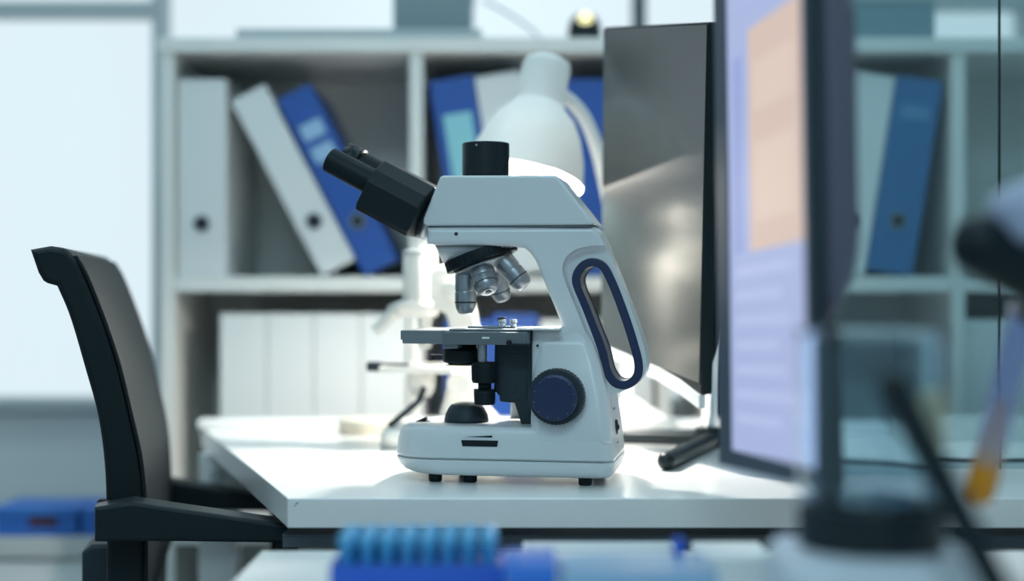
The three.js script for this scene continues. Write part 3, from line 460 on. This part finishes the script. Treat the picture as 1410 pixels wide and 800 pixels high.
// ---------------------------------------------------------------- office chair
{
  const t = thing('office_chair', 'black office chair with curved backrest pulled up to the desk end', 'chair', [-0.47, 0, -1.7], R(10));
  // side outline of the backrest: x forwards, y up
  const bl = [[-0.077, 0.9855], [-0.064, 0.9525], [-0.050, 0.947], [-0.038, 0.918], [-0.021, 0.859], [-0.008, 0.809], [-0.001, 0.756], [0.001, 0.70], [0.001, 0.62], [-0.002, 0.52]];
  const fr = [[0.036, 0.52], [0.040, 0.62], [0.039, 0.715], [0.034, 0.761], [0.024, 0.809], [0.010, 0.868], [-0.008, 0.922], [-0.029, 0.974], [-0.040, 0.986], [-0.056, 0.9895]];
  const sm = [...smoothPts(bl.slice(0, 3), 6, false), ...smoothPts(bl.slice(2), 30, false).slice(1), ...smoothPts(fr.slice(0, 8), 30, false), ...smoothPts(fr.slice(7), 8, false).slice(1)];
  part('back_frame', slab(shapeOf(sm), -0.2, 0.2, 0.006, 3), M.black, t);
  const f2 = smoothPts([[0.0395, 0.60], [0.0385, 0.715], [0.034, 0.761], [0.024, 0.809], [0.010, 0.868], [-0.008, 0.922], [-0.025, 0.964], [-0.034, 0.979]], 40, false);
  const pad = shapeOf([...f2, ...f2.slice().reverse().map(([x, y]) => [x + 0.005, y + 0.001])]);
  part('back_pad', slab(pad, -0.197, 0.197, 0.002, 3), M.leather, t);
  for (const s of [1, -1]) {
    const dy = s > 0 ? 0 : -0.036;
    const arm = part('armrest', merge(
      slab(shapeOf([[-0.018, 0.717], [0.02, 0.722], [0.06, 0.7145], [0.215, 0.6875], [0.225, 0.681], [0.215, 0.672], [0.06, 0.679], [-0.018, 0.681]]), s > 0 ? 0.2 : -0.245, s > 0 ? 0.245 : -0.2, 0.004, 3)).translate(0.012, dy, 0), M.blackSatin, t);
    part('arm_bracket', span(-0.02, 0.03, 0.679, 0.719, s > 0 ? 0.19 : -0.206, s > 0 ? 0.206 : -0.19, 0.003).translate(0.012, dy, 0), M.black, arm);
    part('bolt', cyl(0.006, 0.006, 0.003, 20).rotateZ(Math.PI / 2).translate(-0.0062, 0.699 + dy, s * 0.222), M.darkGrey, arm);
    part('arm_post', rod([0.19, 0.46, s * 0.222], [0.19, 0.676 + dy, s * 0.222], 0.014), M.black, arm);
  }
  part('back_bracket', slab(shapeOf([[-0.034, 0.50], [-0.034, 0.648], [-0.024, 0.656], [0.002, 0.656], [0.002, 0.50]]), 0.04, 0.12, 0.004, 2), M.darkGrey, t);
  part('seat', loft([{ y: 0.43, x0: 0.03, x1: 0.45, hw: 0.21, r: 0.05 }, { y: 0.445, x0: 0.02, x1: 0.46, hw: 0.225, r: 0.06 }, { y: 0.475, x0: 0.02, x1: 0.46, hw: 0.225, r: 0.06 }, { y: 0.49, x0: 0.04, x1: 0.44, hw: 0.2, r: 0.05 }]), M.leather, t);
  part('seat_pan', merge(span(-0.02, 0.35, 0.405, 0.43, -0.19, 0.19, 0.006), span(0.17, 0.21, 0.44, 0.465, -0.235, 0.235, 0.004), span(-0.02, 0.03, 0.42, 0.55, -0.05, 0.05, 0.006)), M.black, t);
  part('gas_column', rod([0.22, 0.1, 0], [0.22, 0.41, 0], 0.025), M.black, t);
  for (let k = 0; k < 5; k++) {
    const a = k / 5 * 2 * Math.PI + 0.5, ex = 0.22 + 0.27 * Math.cos(a), ez = 0.27 * Math.sin(a);
    const leg = part('base_leg', rod([0.22, 0.11, 0], [ex, 0.075, ez], 0.022, 0.014), M.black, t);
    part('castor', rod([ex, 0.026, ez - 0.018], [ex, 0.026, ez + 0.018], 0.026), M.darkGrey, leg);
  }
}

// ---------------------------------------------------------------- glass screen standing on the desk
{
  const t = thing('glass_screen', 'clear tinted glass desk screen of two butted panes', 'glass screen', [0, DK, -1.6]);
  part('glass_pane', span(0.34, 0.5541, 0.004, 0.62, -0.003, 0.003, 0.0006), M.tinted, t);
  part('glass_pane', span(0.5555, 1.05, 0.004, 0.62, -0.003, 0.003, 0.0006), M.tinted, t);
  part('joint_seal', span(0.5541, 0.5555, 0.004, 0.62, -0.0028, 0.0028, 0.0003), M.black, t);
  for (const x of [0.352, 1.0]) part('clamp', merge(span(x - 0.012, x + 0.012, 0, 0.016, 0.0032, 0.009, 0.001), span(x - 0.012, x + 0.012, 0, 0.016, -0.009, -0.0032, 0.001), span(x - 0.012, x + 0.012, 0, 0.0038, -0.009, 0.009, 0.001)), M.steel, t);
  solo('cable', pipe([[0.36, DK + 0.003, -1.75], [0.45, DK + 0.003, -1.72], [0.52, DK + 0.003, -1.69], [0.62, DK + 0.003, -1.69], [0.75, DK + 0.003, -1.72]], 0.0025), M.darkGrey, 'thin dark cable lying on the desk behind the glass', 'cable');
}

{
  const t = thing('added_tray', 'added white tray standing in for lamplight on the ledge', 'tray', [0.66, DK, -2.0]);  // tray added where lamplight brightens a strip of the rear ledge
  part('tray_floor', span(-0.09, 0.09, 0, 0.003, -0.07, 0.07, 0.001), M.whitePlastic, t);
  part('tray_rim', merge(span(-0.09, 0.09, 0.003, 0.024, 0.0665, 0.07, 0.001), span(-0.09, 0.09, 0.003, 0.024, -0.07, -0.0665, 0.001), span(-0.09, -0.0865, 0.003, 0.024, -0.0665, 0.0665, 0.001), span(0.0865, 0.09, 0.003, 0.024, -0.0665, 0.0665, 0.001)), M.whitePlastic, t);
}
// ---------------------------------------------------------------- near bench and what stands on it
const BH = 0.705;
{
  const t = thing('near_bench', 'white bench in front of the desk, carrying tube racks', 'bench');
  part('bench_top', span(-0.2284, 1.2, BH - 0.03, BH, -1.281, -0.6, 0.002), M.laminate, t);
  for (const [x, z] of [[-0.2, -1.25], [1.16, -1.25], [-0.2, -0.64], [1.16, -0.64]]) part('leg', span(x - 0.02, x + 0.02, 0, BH - 0.03, z - 0.02, z + 0.02, 0.002), M.steel, t);
}
{
  const bm = phys([0.012, 0.10, 0.55], 0.35), t = thing('tube_rack', 'blue plastic tube rack filled with pale blue capped tubes', 'tube rack', [-0.0695, BH, -1.06]);
  const W = 0.064;
  part('rack_wall', span(-W, W, 0.0, 0.036, 0.029, 0.032, 0.001), bm, t); part('rack_wall', span(-W, W, 0.0, 0.036, -0.032, -0.029, 0.001), bm, t);
  part('rack_end', span(-W, -W + 0.003, 0, 0.036, -0.029, 0.029, 0.001), bm, t); part('rack_end', span(W - 0.003, W, 0, 0.036, -0.029, 0.029, 0.001), bm, t);
  part('rack_floor', span(-W + 0.003, W - 0.003, 0, 0.003, -0.029, 0.029, 0.001), bm, t);
  const shp = shapeOf([[-W + 0.003, -0.0288], [W - 0.003, -0.0288], [W - 0.003, 0.0288], [-W + 0.003, 0.0288]]);
  const spots = [];
  for (let j = 0; j < 4; j++) for (let i = 0; i < 8; i++) { const x = -0.0525 + i * 0.015, z = -0.0212 + j * 0.0141; spots.push([x, z]); const h = new THREE.Path(); h.absarc(x, -z, 0.0058, 0, Math.PI * 2, true); shp.holes.push(h); }
  part('rack_deck', slab(shp, 0, 0.002, 0).rotateX(-Math.PI / 2).translate(0, 0.03, 0), bm, t);
  const tm = phys([0.04, 0.36, 0.75], 0.3, { transmission: 0.35, thickness: 0 }), cm = phys([0.10, 0.46, 0.78], 0.35, { transmission: 0.2, thickness: 0 });
  let proto;
  for (const [x, z] of spots) {
    if (!proto) {
      proto = thing('sample_tube', 'pale blue capped sample tube standing in the blue rack', 'tube', [0, 0, 0], 0, 'sample tubes in the blue rack');
      part('tube_body', lathe([[0, 0], [0.0018, 0.0004], [0.0034, 0.004], [0.0052, 0.014], [0.0052, 0.045], [0.0045, 0.045], [0.0045, 0.014], [0.0026, 0.004], [0, 0.002]], 20), tm, proto);
      part('cap', lathe([[0, 0.0452], [0.0058, 0.0452], [0.0063, 0.046], [0.0063, 0.052], [0.0056, 0.053], [0, 0.053]], 20), cm, proto);
      proto.position.set(x - 0.0695, BH + 0.0031, -1.06 + z);
    } else copy(proto, proto.userData.label, [x - 0.0695, BH + 0.0031, -1.06 + z]);
  }
  const c = thing('cryo_box', 'small deep blue plastic box beside the tube rack', 'box', [0.012, BH, -1.0]);
  part('box_body', span(-0.0165, 0.0185, 0, 0.032, -0.03, 0.03, 0.003), bm, c);
  part('box_lid', span(-0.0175, 0.0195, 0.0322, 0.048, -0.031, 0.031, 0.003), phys([0.02, 0.16, 0.62], 0.35), c);
  const l = thing('tip_box', 'pale translucent blue pipette tip box on the bench', 'box', [0.088, BH, -1.0]);
  const pm = phys([0.42, 0.66, 0.86], 0.3, { transmission: 0.4, thickness: 0 }), hw = 0.054;
  part('box_body', span(-hw, hw, 0, 0.026, -0.035, 0.035, 0.003), pm, l);
  part('box_lid', merge(span(-hw, hw, 0.0262, 0.043, 0.0325, 0.035, 0.001), span(-hw, hw, 0.0262, 0.043, -0.035, -0.0325, 0.001), span(-hw, -hw + 0.0025, 0.0262, 0.043, -0.0325, 0.0325, 0.001), span(hw - 0.0025, hw, 0.0262, 0.043, -0.0325, 0.0325, 0.001), span(-hw, hw, 0.041, 0.043, -0.035, 0.035, 0.001)), pm, l);
  part('latch', span(0.03, 0.038, 0.0432, 0.056, -0.034, -0.026, 0.001), bm, l);
  const w = thing('paper_stack', 'stack of white wipes beside the pipette tip box', 'wipes', [0.175, BH, -1.13]);
  for (let k = 0; k < 5; k++) part('wipe', span(-0.028 + rnd() * 0.002, 0.028 + rnd() * 0.002, k * 0.0058, k * 0.0058 + 0.0057, -0.035, 0.035, 0.002), M.paper, w);
  const w2 = thing('white_dish', 'low oblong white dish behind the pipette tip box', 'dish', [0.0745, BH, -1.19]);
  part('dish_body', merge(span(-0.065, 0.065, 0, 0.003, -0.03, 0.03, 0.001), span(-0.065, 0.065, 0.003, 0.019, 0.027, 0.03, 0.001), span(-0.065, 0.065, 0.003, 0.019, -0.03, -0.027, 0.001), span(-0.065, -0.062, 0.003, 0.019, -0.027, 0.027, 0.001), span(0.062, 0.065, 0.003, 0.019, -0.027, 0.027, 0.001)), M.whitePlastic, w2);
}
// lit display on the near bench
{
  const NB = new THREE.Vector3(0.2145, 0.8014, -1.0), FB = new THREE.Vector3(0.1816, 0.792, -1.22);
  const u = FB.clone().sub(NB), W = u.length(); u.normalize();
  const X = u.clone().negate(), n = new THREE.Vector3().crossVectors(X, new THREE.Vector3(0, 1, 0)).normalize(), up = new THREE.Vector3().crossVectors(n, X);
  const t = thing('lit_display', 'upright lit display showing a pale blue page with orange panel', 'display', [0.24, BH, -1.1]);
  const p = new THREE.Group(); p.name = 'screen_unit'; t.add(p); p.quaternion.setFromRotationMatrix(new THREE.Matrix4().makeBasis(X, up, n)); p.position.copy(NB).sub(t.position);
  const H = 0.42, b = 0.034;
  part('housing', span(-W, 0, 0, H, -0.012, -0.001, 0.003), M.darkGrey, p);
  part('bezel', merge(span(-W, -W + b, 0, H, -0.001, 0.002, 0.001), span(-0.006, 0, 0, H, -0.001, 0.002, 0.001), span(-W + b, -0.006, 0, 0.014, -0.001, 0.002, 0.001), span(-W + b, -0.006, H - 0.01, H, -0.001, 0.002, 0.001)), mat([0.05, 0.07, 0.1], 0.65), p);
  const page = canvasTexture(256, 512, (g, w, h) => {
    g.fillStyle = '#a9b6e0'; g.fillRect(0, 0, w, h);
    g.fillStyle = '#b6c2ea'; for (let i = 0; i < 7; i++) g.fillRect(20, 315 + i * 26, 200 - (i * 37 % 60), 10);
    g.fillStyle = '#d8c0b4'; g.fillRect(78, 66, 172, 234);
    g.fillStyle = '#e0cabd'; g.fillRect(96, 105, 130, 50); g.fillRect(96, 190, 130, 80);
    g.fillStyle = '#98a6da'; g.fillRect(20, 88, 36, 212);
  });
  const sw = W - b - 0.006, shh = H - 0.024, cx = (-W + b - 0.006) / 2, cyy = 0.014 + shh / 2;
  part('screen', new THREE.PlaneGeometry(sw, shh).translate(cx, cyy, 0.0005), mat([0.02, 0.02, 0.02], 0.65, { emissive: rgb(1, 1, 1), emissiveMap: page, emissiveIntensity: 0.95 }), p);
  const l = new THREE.RectAreaLight(rgb(0.7, 0.76, 1), 0.5, sw, shh); l.position.set(cx, cyy, 0.004); l.rotation.y = Math.PI; l.castShadow = true; p.add(l);
  part('back_cover', loft([{ y: 0, x0: -W + 0.01, x1: -0.004, hw: 0.15, r: 0.03 }, { y: 0.018, x0: -W + 0.03, x1: -0.01, hw: 0.144, r: 0.04 }, { y: 0.034, x0: -W + 0.05, x1: -0.02, hw: 0.128, r: 0.05 }]).rotateX(-Math.PI / 2).translate(0, 0.262, -0.0115), mat([0.10, 0.10, 0.15], 0.45), p);
  part('stand_post', rod([0.012, 0.008, -0.01], [0.004, 0.24, -0.01], 0.011), M.darkGrey, t);
  part('stand_foot', rbox(0.09, 0.008, 0.1, 0.003, 0.015, 0.004, -0.01), M.darkGrey, t);
}
// stirrer with a clear beaker, pipette leaning on it
{
  const s = thing('stirrer', 'white stirrer with dark round plate under the clear beaker', 'stirrer', [0.2247, BH, -0.88]);
  part('stirrer_body', loft([{ y: 0, x0: -0.061, x1: 0.061, hw: 0.055, r: 0.025 }, { y: 0.068, x0: -0.06, x1: 0.06, hw: 0.054, r: 0.025 }, { y: 0.0765, x0: -0.055, x1: 0.055, hw: 0.049, r: 0.025 }]), mat([0.55, 0.6, 0.66], 0.4), s);
  part('stirrer_plate', lathe([[0, 0.077], [0.0435, 0.077], [0.0455, 0.079], [0.0455, 0.103], [0.0435, 0.105], [0, 0.105]], 56), M.blackSatin, s);
  const b = thing('beaker', 'clear glass beaker standing on the dark stirrer plate', 'beaker', [0.2247, BH + 0.1052, -0.88]);
  part('beaker_wall', lathe([[0, 0], [0.041, 0], [0.0442, 0.003], [0.0442, 0.101], [0.0462, 0.1062], [0.0455, 0.107], [0.0425, 0.102], [0.0425, 0.004], [0.041, 0.002], [0, 0.002]], 64), phys([0.80, 0.90, 0.96], 0.02, { transmission: 1, thickness: 0.002, ior: 1.35 }), b);
  const v = thing('glass_vial', 'small glass vial with a cream cap inside the beaker', 'vial', [0.2577, BH + 0.1074, -0.862]);
  part('vial_body', lathe([[0, 0], [0.0058, 0], [0.0065, 0.001], [0.0065, 0.028], [0.0055, 0.032], [0, 0.032]], 28), phys([0.7, 0.78, 0.85], 0.1, { transmission: 0.7, thickness: 0 }), v);
  part('vial_cap', lathe([[0, 0.032], [0.007, 0.032], [0.0075, 0.033], [0.0075, 0.067], [0.0065, 0.068], [0, 0.068]], 28), mat([0.72, 0.62, 0.40], 0.5), v);
  const pp = thing('pipette', 'black pipette leaning against the beaker', 'pipette', [0.297, BH, -0.76]);
  const e = [-0.0753, 0.1805, -0.055];
  part('pipette_body', rod([0, 0.01, 0], e, 0.0075, 0.0095), M.black, pp);
  part('pipette_tip', rod([0.004, 0.0035, 0.003], [0, 0.0105, 0], 0.003, 0.0072), M.darkGrey, pp);
  part('plunger', new THREE.SphereGeometry(0.0098, 24, 16).translate(...e), M.black, pp);
}
// clamp stand on the bench, holding a tilted tube
{
  const t = thing('clamp_stand', 'black clamp on a stand gripping the tilted test tube', 'clamp stand', [0.43, BH, -0.93]);
  part('stand_base', rbox(0.12, 0.012, 0.16, 0.004, 0.02, 0.006, 0), M.darkGrey, t);
  part('stand_rod', rod([0.0, 0.012, 0], [0.0, 0.45, 0], 0.006), M.steel, t);
  part('clamp_arm', merge(rod([0.01, 0.20, 0.0], [-0.13, 0.266, 0.03], 0.022, 0.0195), new THREE.SphereGeometry(0.0195, 28, 18).translate(-0.13, 0.266, 0.03), rod([-0.085, 0.245, 0.02], [-0.068, 0.222, -0.056], 0.012, 0.009)), M.black, t);
  part('clamp_knob', lathe([[0, 0], [0.019, 0], [0.022, 0.005], [0.022, 0.024], [0.017, 0.034], [0, 0.037]], 40).rotateZ(R(25)).translate(-0.094, 0.272, 0.03), mat([0.34, 0.38, 0.52], 0.35), t, 'pale lilac knob');
  const q = thing('test_tube', 'tilted glass test tube with amber liquid in its end', 'test tube', [0.3307, 0.7895, -1.0]);
  const dir = [0.0335, 0.1345, 0];
  part('tube_glass', aim(lathe([[0, 0], [0.0045, 0.001], [0.0085, 0.0045], [0.0104, 0.0104], [0.0104, 0.145], [0.0095, 0.145], [0.0095, 0.0108], [0.0075, 0.0054], [0.004, 0.002], [0, 0.0012]], 36), [0, 0, 0], dir), phys([0.78, 0.82, 0.96], 0.08, { transmission: 0.8, thickness: 0, ior: 1.4 }), q);
  part('amber_liquid', aim(lathe([[0, -0.0002], [0.0046, 0.0008], [0.0087, 0.0043], [0.0106, 0.0104], [0.0106, 0.026], [0.009, 0.045], [0.003, 0.075], [0, 0.08]], 32), [0, 0, 0], dir), phys([0.95, 0.42, 0.02], 0.12, { transmission: 0.5, thickness: 0 }), q);
}
scene.traverse((o) => { if (o.isMesh) o.castShadow = o.receiveShadow = true; });
renderer.render(scene, camera);
